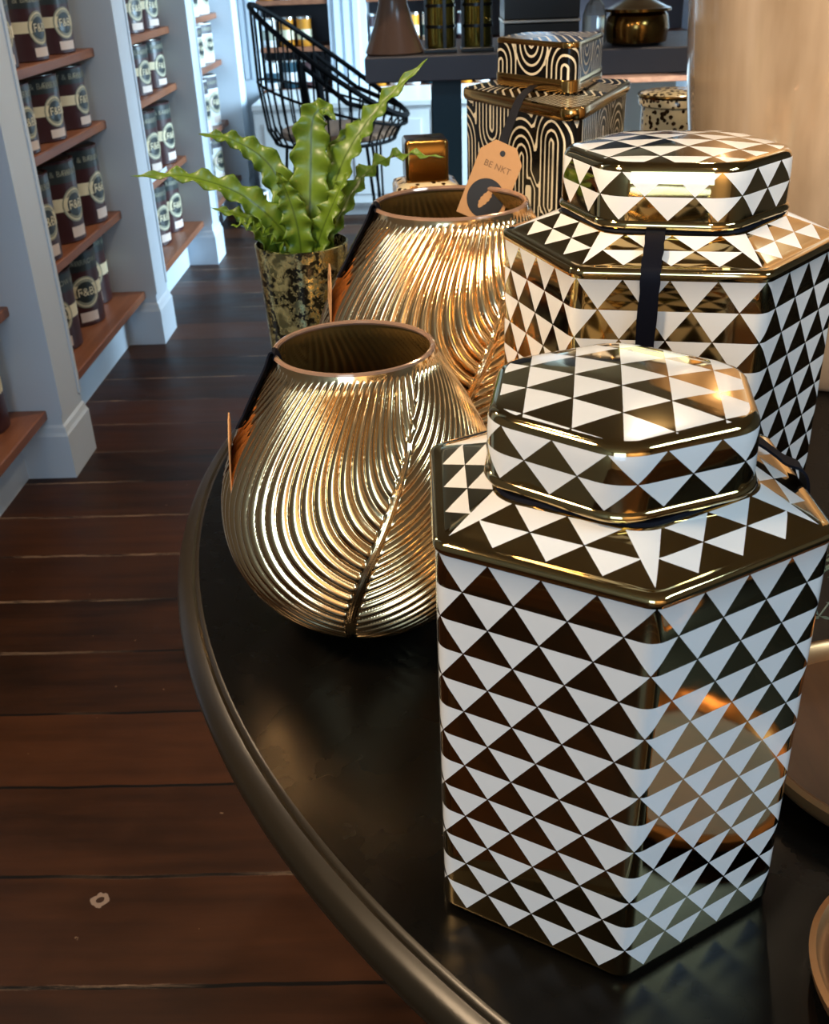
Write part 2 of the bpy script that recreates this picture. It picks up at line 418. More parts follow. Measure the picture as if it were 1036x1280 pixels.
layout = {  # bay -> row -> centres along the wall, height
    0: {0: ([1.99, 2.25, 2.60], .262), 1: ([2.0, 2.26, 2.52], .262), 2: ([2.0, 2.28, 2.56], .196), 3: ([2.0, 2.28, 2.56], .2)},
    1: {0: ([3.10, 3.38, 3.66, 3.82], .262), 1: ([3.235, 3.495, 3.765], .262), 2: ([3.225, 3.485, 3.765], .196), 3: ([3.185, 3.455, 3.735], .2)},
    2: {0: ([4.42, 4.70, 4.96], .262), 1: ([4.40, 4.67, 4.95], .262), 2: ([4.42, 4.69, 4.97], .196), 3: ([4.42, 4.70, 4.98], .2)},
    3: {0: ([5.60, 5.86, 6.14], .262), 1: ([5.60, 5.86, 6.14], .262), 2: ([5.60, 5.88, 6.16], .196), 3: ([5.60, 5.88, 6.16], .2)}}
layout[1][0] = ([3.30, 3.58, 3.82], .262)
bshort = ['of the front bay', 'of the second bay', 'of the third bay', 'of the far bay']
for bi in layout:
    for ri, (ys, h) in layout[bi].items():
        for k, y in enumerate(ys):
            y += .03; x = BX[ri] - .112 - (.055 if ri == 0 else 0)
            if ri == 0: x -= (0.0, .0, 0.04)[k] if bi == 1 else 0
            rz = random.uniform(-.12, .12) + (-.8 if (ri == 0 and bi < 2) else -.30)
            tin_at(x, y, BZ[ri]+.0005, h, 'plum paint tin, cream band, %s along the %s shelf %s' % (ords[k], rn[ri], bshort[bi]),
                   'paint tins on the wall shelves', 2 if bi == 3 else 0, rz)

# white riser standing in the third bay
tag(MB().box(-1.1885, -1.1855, 4.42, 4.75, .529, .549, bev=.0008).build('shelf_edge_strip', 'paint'), 'short pale strip lying at the front of a shelf in the third bay', 'strip')

# ------------------------------------------------------------------ far wall fitted shelves
YW = 6.80
def pilaster(n, x0, x1):
    mb = MB().box(x0, x1, YW, YF, 0, ZC)
    w = (x1-x0)/4
    for k in range(3): mb.box(x0+w*(k+.62), x0+w*(k+1.2), YW-.012, YW, .7, ZC)
    struct('trim_%d' % n, mb, 'paint')
pilaster(6, -1.20, -1.03); pilaster(7, -.60, -.375); pilaster(8, .50, .72); pilaster(9, 1.6, 1.82)
def fitted(label, x0, x1):
    c = empty('base_cabinet', (0, 0, 0), 0, label, 'cabinet', 'white base cabinets along the far wall')
    MB().box(x0, x1, 6.12, 6.798, .06, .60).build('carcass', 'whitecab', c, False)
    MB().box(x0, x1, 6.17, 6.79, 0, .06).build('toe_kick', 'whitecab', c, False)
    MB().box(x0-.0, x1, 6.09, 6.798, .60, .63, bev=.003).build('top', 'whitecab', c)
    n = 2; w = (x1-x0)/n
    for k in range(n):
        d = MB(); a = x0+k*w+.01; b = a+w-.02
        d.box(a, b, 6.10, 6.12, .08, .58); d.box(a+.05, b-.05, 6.095, 6.10, .13, .53)
        do = d.build('door', 'whitecab', c, False)
        MB().lathe([(.004, 0), (.004, .01), (.011, .014), (.011, .02), (.004, .024)], 12).build('knob', 'steel', do, loc=((b-.04 if k == 0 else a+.04), 6.095, .34)).rotation_euler = (PI/2, 0, 0)
fitted('white painted base cabinet behind the wire chair', -1.0, 0.0)
fitted('white painted base cabinet right of the wire chair, beyond the grey counter', 0.01, 1.0)
FZ = [.868, 1.125, 1.385]
frn = ['lower', 'middle', 'upper']
for si, (x0, x1) in enumerate([(-1.03, -.60), (-.375, .50), (.72, 1.6)]):
    MB_ = struct('wall_recess_%d' % (si+1), MB().box(x0, x1, YF-.03, YF-.005, .6, ZC), 'slate')
    tag(MB().box(x0+.001, x1-.001, YW-.001, YF-.031, .60, .63, bev=.003).build('shelf_board', 'board'), 'lowest brown shelf board on the far wall, %s' % ['behind the wire chair', 'behind the grey counter', 'at the right end'][si], 'shelf', 'far wall shelf boards')
    for ri, z in enumerate(FZ):
        tag(MB().box(x0+.001, x1-.001, YW+.01, YF-.031, z-.028, z, bev=.003).build('shelf_board', 'board'),
            '%s brown shelf board on the far wall, %s' % (frn[ri], ['behind the wire chair', 'behind the grey counter', 'at the right end'][si]), 'shelf', 'far wall shelf boards')
# small pots on the far shelves
def make_pot(bodym, lab, h=.15, r=.045):
    t_ = empty('paint_pot')
    MB().lathe([(r*.96, 0), (r, .003), (r, h*.9), (r*1.03, h*.92), (r*1.03, h), (r*.9, h)], 24).build('jar_body', bodym, t_)
    mb = MB(); cyl_patch(mb, r+.001, -PI, PI, h*.25, h*.62, 0, 24); mb.build('wrapper', lab, t_)
    MB().lathe([(r*1.05, 0), (r*1.05, .012), (r*.95, .016), (.001, .016)], 24, (0, 0, h)).build('lid', 'steel', t_)
    return t_
ordl = ['leftmost', 'second', 'third', 'fourth', 'fifth', 'sixth', 'seventh', 'eighth', 'ninth']
kinds = [('whitecab', 'teal', 'white pot with dark teal wrapper'), ('orange', 'cream', 'orange pot with cream wrapper'), ('teal', 'whitecab', 'teal pot with white wrapper'), ('whitecab', 'greyring', 'white pot with grey wrapper'), ('plum', 'whitecab', 'plum pot with white wrapper')]
pp = [make_pot(a, b) for a, b, _ in kinds]; usedp = [False]*5
for si, (x0, x1) in enumerate([(-1.03, -.60), (-.375, .50)]):
    for ri, z in enumerate([.63]+FZ[:2]):
        n = int((x1-x0-.04)/.106)
        for k in range(n):
            kd = (k*2+ri*3+si) % 5
            if ri == 1 and k in (1, 2): kd = 1
            o = copy_tree(pp[kd]) if usedp[kd] else pp[kd]; usedp[kd] = True
            o.location = (x0+.06+k*.106, YW+.08, z+.0005)
            tag(o, '%s, %s %s, %s' % (kinds[kd][2].replace(' with', ','), ordl[k], ['on far cabinet top', 'on far lower shelf', 'on far middle shelf'][ri], ['left of pilaster', 'right of pilaster'][si]), 'paint pot', 'pots on the far shelves')

# tin standing on the floor at the end of the aisle
t_ = empty('paint_tin', (-1.03, 6.0, 0), -1.4, 'white and purple patterned tin standing on the floor at the end of the aisle', 'paint tin')
MB().lathe([(.085, 0), (.09, .004), (.09, .17), (.092, .175), (.092, .185), (.08, .185)], 32).build('can', 'whitecab', t_)
mb = MB(); cyl_patch(mb, .0912, -.5, .9, .03, .13, 0, 16); mb.build('round_emblem', 'plum', t_)
mb = MB(); cyl_patch(mb, .0912, -2.4, -.9, .08, .16, 0, 16); mb.build('name_label', 'teal', t_)
MB().lathe([(.08, 0), (.08, .006), (.001, .006)], 32, (0, 0, .180)).build('lid', 'teal', t_)

# ------------------------------------------------------------------ wire chair
ch = empty('wire_chair', (-.50, 5.62, 0), 0, 'black wire tub chair with round brown seat pad, behind the fern', 'chair')
SZ = .52; RS = .34
MB().lathe([(.02, 0), (.27, 0), (.30, .012), (.305, .03), (.29, .045), (.02, .05)], 40, (0.02, 0, SZ)).build('seat', 'seatwood', ch)
ring = lambda r, z: [(r*math.cos(2*PI*k/36), r*math.sin(2*PI*k/36), z) for k in range(36)]
MB().tube(ring(.31, SZ-.01), .009, 8, closed=True).build('seat_ring', 'wire', ch)
def toprim(a):   # high at the back on the left, low at the open right side
    c = (1-math.cos(a))/2
    return Vector(((RS+.02)*math.cos(a)*1.05, (RS+.02)*math.sin(a), SZ+.10+.53*c**1.1))
MB().tube([tuple(toprim(2*PI*k/48)) for k in range(48)], .013, 8, closed=True).build('top_rail', 'wire', ch)
def midrim(a):
    p = toprim(a); return Vector((p.x*.99, p.y*.99, SZ+.02+(p.z-SZ)*.42))
MB().tube([tuple(midrim(2*PI*k/48)) for k in range(48)], .007, 8, closed=True).build('middle_rail', 'wire', ch)
mb = MB()
for k in range(40):
    a = 2*PI*k/40; p = toprim(a); q = Vector(((RS+.005)*math.cos(a), (RS+.005)*math.sin(a), SZ+.05))
    c0 = Vector((.31*math.cos(a), .31*math.sin(a), SZ-.012)); mb.tube([tuple(c0), tuple(q*.985+Vector((0, 0, -.03*.0))), tuple(q), tuple(midrim(a)), tuple(p)], .0052, 6)
mb.build('wire_cage', 'wire', ch)
for sx_, sy_ in ((-1, -1), (1, -1), (-1, 1), (1, 1)):
    mb = MB(); mb.tube([(.20*sx_-.03, .2*sy_, SZ-.01), (.25*sx_-.03, .25*sy_, .0)], .008, 8)
    mb.tube([(.20*sx_+.02, .2*sy_, SZ-.01), (.25*sx_-.028, .25*sy_, .004)], .006, 8); mb.build('leg', 'wire', ch)
for s_ in (-1, 1):
    mb = MB(); mb.tube([(-.12, s_*.31, SZ+.38), (-.10, s_*.335, SZ+.2), (-.08, s_*.32, SZ+.06), (0, s_*.25, SZ+.0)], [.018, .022, .018, .012], 8); mb.build('side_strut', 'wire', ch)
MB().tube([(-.12, -.31, SZ+.38), (.1, -.345, SZ+.20), (.33, -.18, SZ+.12)], .012, 8).build('arm_brace', 'wire', ch)
MB().tube([(-.12, .31, SZ+.38), (.1, .345, SZ+.20), (.33, .18, SZ+.12)], .012, 8).build('arm_brace', 'wire', ch)

# ------------------------------------------------------------------ grey counter with goods
ct = empty('display_counter', (0, 0, 0), 0, 'thick slate grey counter top on a dark teal base behind the jars', 'counter')
MB().box(-.205, 1.5, 3.5, 4.15, .988, 1.064, bev=.004).build('counter_top', 'slate', ct)
MB().box(0.005, .10, 3.62, 3.72, 0, .988).build('leg', 'teal', ct, False)
MB().box(0.005, .10, 3.98, 4.08, 0, .988).build('leg', 'teal', ct, False)
MB().box(1.35, 1.45, 3.62, 3.72, 0, .988).build('leg', 'teal', ct, False)
MB().box(1.35, 1.45, 3.98, 4.08, 0, .988).build('leg', 'teal', ct, False)
CT = 1.0645
tag(MB().lathe([(.088, 0), (.094, .006), (.085, .03), (.062, .09), (.045, .15), (.050, .18), (.075, .22), (.085, .27), (.07, .32), (.055, .33)], 40, (-.112, 3.60, CT)).build('pottery_vase', 'taupe2'),
    'rose taupe flared pottery vase at the left end of the grey counter', 'vase')
def holder(x, label):
    h = empty('candle_holder', (x, 3.62, CT), 0, label, 'candle holder', 'mirrored candle holders on the grey counter')
    MB().box(-.052, .052, -.052, .052, 0, .012, bev=.002).build('base', 'black', h)
    mb = MB().lathe([(.043, .012), (.045, .02), (.045, .20), (.041, .20), (.041, .02)], 32); mb.build('glass', 'amber', h)
    mb = MB()
    for a in (.3, 1.9, 3.4, 5.0): mb.box(.047*math.cos(a)-.005, .047*math.cos(a)+.005, .047*math.sin(a)-.005, .047*math.sin(a)+.005, .012, .205)
    for z in (.07, .13): mb.lathe([(.046, z), (.049, z), (.049, z+.009), (.046, z+.009)], 32, cap0=False, cap1=False)
    mb.build('black_cage', 'black', h)
    MB().lathe([(.052, .2), (.052, .215), (.04, .22), (.001, .22)], 32).build('cap', 'black', h)
holder(.035, 'mirrored amber candle holder with black bands, beside the rose taupe vase')
holder(.152, 'mirrored amber candle holder with black bands, next to the black box')
bx = empty('lidded_box', (0, 0, 0), 0, 'large glossy black box with a silver lid line on the grey counter', 'box')
MB().box(.235, .47, 3.56, 3.78, CT, CT+.078, bev=.004).build('box_body', 'black', bx)
MB().box(.232, .473, 3.557, 3.783, CT+.078, CT+.086, bev=.001).build('trim', 'steel', bx)
MB().box(.235, .47, 3.56, 3.78, CT+.086, CT+.19, bev=.004).build('box_lid', 'black', bx)
bt = empty('glass_decanter', (.525, 3.62, CT), 0, 'clear cut glass decanter standing right of the black box', 'decanter')
MB().lathe([(.034, 0), (.038, .01), (.038, .09), (.028, .12), (.012, .14), (.012, .17), (.018, .175)], 8).build('bottle', 'clear', bt, False)
MB().lathe([(.008, .165), (.01, .18), (.024, .2), (.02, .23), (.004, .24)], 8).build('stopper', 'clear', bt, False)
db = empty('bronze_jar', (.66, 3.62, CT), 0, 'squat dark bronze lidded jar with gold rim on the grey counter', 'jar')
MB().lathe([(.07, 0), (.095, .01), (.10, .05), (.095, .085), (.085, .095)], 40).build('bowl', 'dark_gold', db)
MB().lathe([(.086, .095), (.104, .098), (.104, .106), (.09, .11), (.05, .13), (.02, .135), (.02, .15), (.001, .152)], 40).build('lid', 'dark_gold', db)
MB().tube([(.1*math.cos(2*PI*k/40), .1*math.sin(2*PI*k/40), .103) for k in range(40)], .004, 6, closed=True).build('gold_rim', 'gold', db)

# ------------------------------------------------------------------ round black table
TC = (.79, 1.20); TR = 1.112; TZ = .75
tb = empty('round_table', (TC[0], TC[1], 0), 0, 'large round black table with moulded bronzed edge carrying the gold jars', 'table')
prof = [(TR-.045, -.045), (TR-.02, -.043), (TR-.008, -.036), (TR-.001, -.026), (TR, -.018), (TR-.003, -.010), (TR-.010, -.004), (TR-.018, -.0015), (TR-.021, -.0030), (TR-.0235, -.0005), (TR-.026, 0)]
MB().lathe([(TR-.026, -.045), (TR-.026, 0)], 256, (0, 0, TZ)).build('tabletop', 'table', tb)
MB().lathe(prof, 256, (0, 0, TZ), False, False).build('edge_moulding', 'tablerim', tb)
MB().lathe([(TR-.08, -.12), (TR-.08, -.046)], 128, (0, 0, TZ)).build('apron', 'table', tb)
for k in range(4):
    a = PI/4+k*PI/2+.3
    MB().lathe([(.02, 0), (.03, .02), (.024, .08), (.038, .3), (.03, .5), (.042, .56), (.042, .63)], 24, (.80*math.cos(a), .80*math.sin(a), 0)).build('leg', 'table', tb)

# ------------------------------------------------------------------ tags and ribbons
def make_tag(parent, origin, rot, w=.062, h=.098, text='BE NKT'):
    """kraft tag hanging from its hole at the local origin, facing local -Y"""
    T = Matrix.Translation(origin) @ rot
    X_ = lambda p: tuple(T @ Vector(p))
    mb = MB(); th = .0006; c = .014
    out = [(-w/2+c, .012), (w/2-c, .012), (w/2, -.004), (w/2, -h), (-w/2, -h), (-w/2, -.004)]
    hole = [(.0035*math.cos(2*PI*k/12), .0035*math.sin(2*PI*k/12)) for k in range(12)]
    mb.loft([[X_((x, th, z)) for x, z in out], [X_((x, -th, z)) for x, z in out]])
    tg = mb.build('kraft_tag', 'kraft', parent, False)
    mb = MB(); n = 32; rr = w*.42; zc = -h+.004+rr
    mb.loft([[X_((rr*math.cos(2*PI*k/n), -th-.0002, zc+rr*math.sin(2*PI*k/n))) for k in range(n)], [X_((rr*math.cos(2*PI*k/n), -th-.0005, zc+rr*math.sin(2*PI*k/n))) for k in range(n)]])
    cc = mb.build('black_circle', 'ink', tg, False)
    mb = MB(); L = rr*1.15; q = []
    for k in range(17):
        s_ = k/16; ww = rr*.24*math.sin(PI*min(1, s_*1.02))**.7*(1 if k % 3 else .8)
        cx_ = rr*.18*math.sin((s_-.5)*2.2); q.append(((cx_-ww, zc-L/2+L*s_), (cx_+ww, zc-L/2+L*s_)))
    vs = []; fs = []
    for a, b in q: vs += [X_((a[0], -th-.0008, a[1])), X_((b[0], -th-.0008, b[1]))]
    for k in range(16): fs.append((2*k, 2*k+1, 2*k+3, 2*k+2))
    mb.add(vs, fs); mb.build('feather_mark', 'kraft', cc, False)
    v, f = text_mesh(text, .0105)
    MB().add([X_((x, -th-.0003, -.017+y)) for x, y, z in v], f).build('lettering', 'inkbrown', tg, False)
    mb = MB(); mb.loft([[X_((x, -th-.0002, z)) for x, z in hole], [X_((x, -th-.0004, z)) for x, z in hole]]); mb.build('hole', 'ink', tg, False)
    return tg

# ------------------------------------------------------------------ hexagonal triangle-pattern jars
def hex_facet(r, rc, nt=6, na=5):
    """samples of half-open facet: list of (t, n, arclen) from -corner to +corner"""
    a = r*math.cos(PI/6); L = (a-rc)*math.tan(PI/6); out = []
    for k in range(na): th = PI/6*(1-k/na); out.append((-L-rc*math.sin(th), a-rc+rc*math.cos(th), -(L+rc*th)))
    for k in range(nt): t_ = -L+2*L*k/nt; out.append((t_, a, t_))
    for k in range(na+1): th = PI/6*k/na; out.append((L+rc*math.sin(th), a-rc+rc*math.cos(th), L+rc*th))
    return out
def hex_loft(name, levels, mat, parent, bump=None):
    """levels: list of (r, rc, z, mode) ; mode of the band ABOVE the level i: 'gold','body','shoulder','lid','top'"""
    rings = [hex_facet(l[0], l[1]) for l in levels]; K = len(rings[0])
    vs = []; idx = {}; faces = []; uvs = []; pats = []
    for i, l in enumerate(levels):
        for fct in range(6):
            ang = PI*fct/3          # facet normal direction
            for j in range(K-1):
                t_, n, s_ = rings[i][j]
                p = (n*math.cos(ang)-t_*math.sin(ang), n*math.sin(ang)+t_*math.cos(ang), l[2]); idx[(i, fct, j)] = len(vs); vs.append(p)
    def V(i, f, j):
        if j == K-1: f = (f+1) % 6; j = 0
        return idx[(i, f, j)]
    def uvp(i, f, j, mode, prm):
        t_, n, s_ = rings[i][j]; r, rc, z = levels[i][:3]; half = rings[i][-1][2]
        if mode == 'body': return (s_/half*2, (prm[0]-z)/prm[1]), (9, 0, 1)
        if mode == 'lid':
            p = (f + (s_/half+1)/2)/6*15 + .5 + 1.25; return (p, (prm[0]-z)/prm[1]), (9, 0, 1)
        if mode == 'shoulder':
            r_out, r_in, s0 = prm; q = (r_out-r)/(r_out-r_in)      # 0 outer, 1 inner
            v = (1-q)*2; u = t_/s0; cd = rings[i][-1][0]-abs(t_)
            if q < .06: v = 2*(1-q)
            return (u, max(v, 1e-4)), (cd/.0095, q*0.98-.0, 1+.5*v-abs(u)-.02)
        if mode == 'top':
            ang = PI*f/3; x = n*math.cos(ang)-t_*math.sin(ang); y = n*math.sin(ang)+t_*math.cos(ang)
            return (y/prm[1]+20.25, (x+prm[0])/prm[2]+20), (9, 0, 1)
        return (0, -1), (9, 0, 1)
    for i in range(len(levels)-1):
        mode = levels[i][3]; prm = levels[i][4] if len(levels[i]) > 4 else None
        for f in range(6):
            for j in range(K-1):
                quad = [(i, f, j), (i, f, j+1), (i+1, f, j+1), (i+1, f, j)]
                faces.append(tuple(V(*q) for q in quad))
                for q in quad:
                    a, b = uvp(*q, mode, prm); uvs.append(a); pats.append(b)
    # caps
    faces.append(tuple(V(0, f, j) for f in range(5, -1, -1) for j in range(K-2, -1, -1))); uvs += [(0, -1)]*(6*(K-1)); pats += [(9, 0, 1)]*(6*(K-1))
    me = bpy.data.meshes.new(name); me.from_pydata(vs, [], faces)
    uvl = me.uv_layers.new(name='UVMap'); uvl.data.foreach_set('uv', [c for u in uvs for c in u])
    at = me.attributes.new('pat', 'FLOAT_VECTOR', 'CORNER'); at.data.foreach_set('vector', [c for u in pats for c in u])
    me.materials.append(M[mat]); me.polygons.foreach_set('use_smooth', [True]*len(me.polygons)); me.set_sharp_from_angle(angle=math.radians(50)); me.update()
    return link(name, me, parent)

def make_ginger_jar(loc, rot, sc, label, lidrot):
    # local axes: facet 0 normal +X, vertices point to +-Y
    j = empty('ginger_jar', loc, rot, label, 'jar', 'hexagonal gold and white jars'); j.scale = (sc,)*3
    h = .0216; zt = .2885; zb = zt-13*h; rc = .013
    lv = [(.119, .010, 0.0, 'gold'), (.1275, .012, .0022, 'gold'), (.130, rc, .006, 'gold'), (.130, rc, zb, 'body', (zt, h))]
    for k in range(1, 13): lv.append((.130, rc, zb+k*h, 'body', (zt, h)))
    P_ = (.123, .090, .0322)
    lv += [(.130, rc, zt, 'gold'), (.1315, rc, .2905, 'gold'), (.132, rc, .2930, 'gold'), (.1308, rc, .2955, 'gold'), (.128, rc, .2967, 'gold'), (.125, rc, .2967, 'gold'), (.123, rc, .2971, 'shoulder', P_)]
    for k in range(1, 9):
        q = k/8; lv.append((.123-.033*q, rc+.012*q, .2971+.014*q, 'shoulder' if k < 8 else 'gold', P_))
    lv += [(.085, .022, .3130, 'gold'), (.080, .022, .3150, 'gold'), (.076, .022, .3150, 'gold')]
    hex_loft('body', lv, 'tri', j)
    hl = .0165; lz = .3295
    ll = [(.078, .024, .3225, 'gold'), (.0868, .028, .3225, 'gold'), (.0900, .030, .3240, 'gold'), (.0910, .031, .3260, 'gold'), (.0900, .031, .3285, 'gold'),
          (.0885, .03, lz, 'lid', (lz+2*hl, hl)), (.0887, .03, lz+hl*.5, 'lid', (lz+2*hl, hl)), (.0887, .03, lz+hl, 'lid', (lz+2*hl, hl)), (.0885, .03, lz+hl*1.5, 'lid', (lz+2*hl, hl)), (.0880, .03, lz+hl*2, 'gold'),
          (.0868, .03, lz+hl*2+.0028, 'gold'), (.0843, .03, lz+hl*2+.0052, 'gold')]
    z0 = lz+hl*2+.0060
    ll.append((.081, .029, z0, 'top', (0.0, .036, .0275)))
    for k in range(1, 9):
        q = k/8; ll.append((.081*(1-q)+.0003*q, .029*(1-q)+.0001*q, z0+.0045*math.sin(q*PI/2), 'top', (0.0, .036, .0275)))
    lo_ = hex_loft('lid', ll, 'tri', j); lo_.rotation_euler = (0, 0, lidrot); lo_.location = (0, 0, -.0088)
    return j

front = make_ginger_jar((.1095, .577, TZ+.0005), 0.0, 1.0, 'gold and white triangle patterned hexagonal lidded jar, frontmost and nearest the table edge', math.radians(-9))
# black ribbon round the neck of the front jar, tail to the right, with tag
def neckband(j, sc=1.0):
    prof = hex_facet(.086, .024); pts = []
    for f in range(6):
        a = PI*f/3
        for (t_, n, s_) in prof[:-1]: pts.append((n*math.cos(a)-t_*math.sin(a), n*math.sin(a)+t_*math.cos(a), .3125))
    return MB().tube(pts, .0022, 6, closed=True).build('neck_ribbon', 'navy', j)
nb = neckband(front)
ribbon_strip([(.074, .035, .3145), (.090, .025, .3125), (.106, .012, .304), (.1172, .004, .297), (.1195, .002, .27), (.1205, .001, .215), (.121, -.002, .165)], [(0, 1, 0), (0, 1, 0)], .016, parent=nb, name='ribbon_tail')
make_tag(nb, (.1225, -.002, .160), Matrix.Rotation(math.radians(88), 4, 'Z'), .03, .05)

front.scale = (1.014, 1.014, 1.02); front.rotation_euler = (0, 0, math.radians(.7))
back = make_ginger_jar((.222, .983, TZ+.0005), math.radians(-101), 1.215, 'larger gold and white triangle patterned hexagonal lidded jar, standing behind the front jar', math.radians(-3))
nb2 = neckband(back)
# front face of this jar in its local frame is the facet with normal +X (world -101+0 deg)
ribbon_strip([(.074, -.0115, .3145), (.086, -.012, .3125), (.100, -.0125, .3055), (.1095, -.0135, .2995), (.1145, -.0135, .294), (.1158, -.0135, .28), (.1158, -.014, .24), (.1162, -.0125, .20), (.1160, -.0135, .15), (.1158, -.0125, .10)], [(0, 1, 0), (0, 1, 0)], .0135, parent=nb2, name='ribbon_tail')

# ------------------------------------------------------------------ ribbed gold vases
HV = .285
zz = [0, .004, .015, .04, .07, .10, .13, .16, .19, .22, .25, .275, .285]
rr_ = [.052, .060, .078, .107, .127, .1365, .1385, .1345, .124, .110, .0935, .0785, .0745]
def vase_mesh(name, NA, NZ, inner=False):
    z = np.linspace(0, 1, NZ); z = HV*(z**1.15 if False else z)
    P_ = catmull([(a, b) for a, b in zip(zz, rr_)], 12); pz = np.array([p[0] for p in P_]); pr = np.array([p[1] for p in P_])
    r = np.interp(z, pz, pr)
    az = np.linspace(0, 2*PI, NA, endpoint=False)
    A, Z = np.meshgrid(az, z); Rr = np.repeat(r[:, None], NA, 1)
    az0 = -PI/2 + np.radians(np.polyval(np.polyfit([0, .04, .12, .18, .23, .26, .285], [-9, -6, 3, 15, 30, 41, 50], 3), Z))
    d = (A-az0+PI/2) % PI - PI/2              # two leaves, each half the circumference
    x = np.abs(d)*.125
    Pm = np.sqrt((x+.065)**2+(.92*(.295-Z))**2)
    pitch = .0100
    ph = np.abs(np.sin(PI*Pm/pitch))**.85
    fade = np.clip((HV-.004-Z)/.012, 0, 1)*np.clip(Z/.01, 0, 1)
    mid = np.clip((.265-Z)/.05, 0, 1)
    mw = .0065*(.6+.6*(1-Z/.27).clip(0, 1))
    blend = np.clip((x/mw-.55)/.45, 0, 1); blend = 1-(1-blend)*mid
    rib = .0038*ph*blend + mid*(1-blend)*(.0022+.0022*np.cos(np.clip(x/mw, 0, 1)*PI/2) - .0010*np.abs(np.sin(x*PI/.0024)))
    amp = (.7 if inner else 1.0)
    Rr = Rr + (-.0034 if inner else 0) + amp*(rib-.0038)*fade
    vs = np.stack([Rr*np.cos(A), Rr*np.sin(A), Z + (.004 if inner else 0)*(1-Z/HV)], -1).reshape(-1, 3)
    i, j = np.meshgrid(np.arange(NZ-1), np.arange(NA), indexing='ij'); a = i*NA+j; b = i*NA+(j+1) % NA
    q = np.stack([a, b, b+NA, a+NA], -1).reshape(-1, 4)
    if inner: q = q[:, ::-1]
    me = bpy.data.meshes.new(name); fl = q.tolist(); fl.append(list(range(NA))[::(1 if inner else -1)])
    me.from_pydata(vs.tolist(), [], fl); me.polygons.foreach_set('use_smooth', [True]*len(fl)); me.update()
    return me
vs_ = empty('ribbed_vase', (-.076, .895, TZ+.0005), 0, 'ribbed gold mercury glass vase with leaf veins, front one left of the nearest jar', 'vase', 'ribbed gold vases')
me = vase_mesh('body', 900, 260); me.materials.append(M['vase']); link('body', me, vs_)
me = vase_mesh('lining', 360, 90, True); me.materials.append(M['lining']); link('lining', me, vs_)
MB().tube([(.0722*math.cos(2*PI*k/96), .0722*math.sin(2*PI*k/96), HV-.0005) for k in range(96)], .0026, 8, closed=True).build('rim', 'rim', vs_)
def vp(az, z, off=.003):   # point just outside the vase wall
    r = float(np.interp(z, zz, rr_))+off; return (r*math.cos(az), r*math.sin(az), z)
A_ = math.radians(197)
rb = ribbon_strip([(.068*math.cos(A_), .068*math.sin(A_), .262), (.0705*math.cos(A_), .0705*math.sin(A_), .282), (.0745*math.cos(A_), .0745*math.sin(A_), .290), vp(A_, .277, .003), vp(A_, .25, .003), vp(A_, .235, .003), vp(A_, .222, .004)], [(-.3, -.95, 0), (-.3, -.95, 0)], .013, parent=vs_, name='ribbon')
make_tag(rb, vp(A_-.02, .222, .012), Matrix.Rotation(math.radians(-82), 4, 'Z') @ Matrix.Rotation(math.radians(-4), 4, 'X'), .045, .075)
v2 = copy_tree(vs_); v2.location = (.0195, 1.25, TZ+.0005); v2.scale = (1.25, 1.25, 1.18); v2['label'] = 'ribbed gold mercury glass vase with leaf veins, rear one behind, left of the larger jar'

# ------------------------------------------------------------------ maze patterned jar
def poly_ring(pts, rc, z, seg=6, sub=10):
    """rounded polygon through pts (ccw), dense along the edges"""
    n = len(pts); out = []; P_ = [Vector((p[0], p[1])) for p in pts]; arcs = []
    for i in range(n):
        a, b, c = P_[i-1], P_[i], P_[(i+1) % n]; u = (a-b).normalized(); w = (c-b).normalized()
        ang = math.acos(max(-1, min(1, u.dot(w)))); d = rc/math.tan(ang/2); t1 = b+u*d; t2 = b+w*d
        ctr = b+(u+w).normalized()*(rc/math.sin(ang/2)); v1 = t1-ctr; v2_ = t2-ctr; arc = []
        tot = math.atan2(v1.x*v2_.y-v1.y*v2_.x, v1.dot(v2_))
        for k in range(seg+1):
            th = tot*k/seg; arc.append(ctr+Vector((v1.x*math.cos(th)-v1.y*math.sin(th), v1.x*math.sin(th)+v1.y*math.cos(th))))
        arcs.append(arc)
    for i in range(n):
        out += arcs[i]; e = arcs[i][-1]; s_ = arcs[(i+1) % n][0]
        for k in range(1, sub): out.append(e.lerp(s_, k/sub))
    return [(p.x, p.y, z) for p in out]
def arch_field(u, v, centres):
    best = 9
    for (cx_, cy_, kind) in centres:
        dx = abs(u-cx_); dy = v-cy_
        if kind: dy = -dy
        d = math.hypot(dx, dy) if dy > 0 else max(dx, -dy*.0)
        if dy < -.09: d = max(d, -dy-.09+d)
        best = min(best, d)
    return best
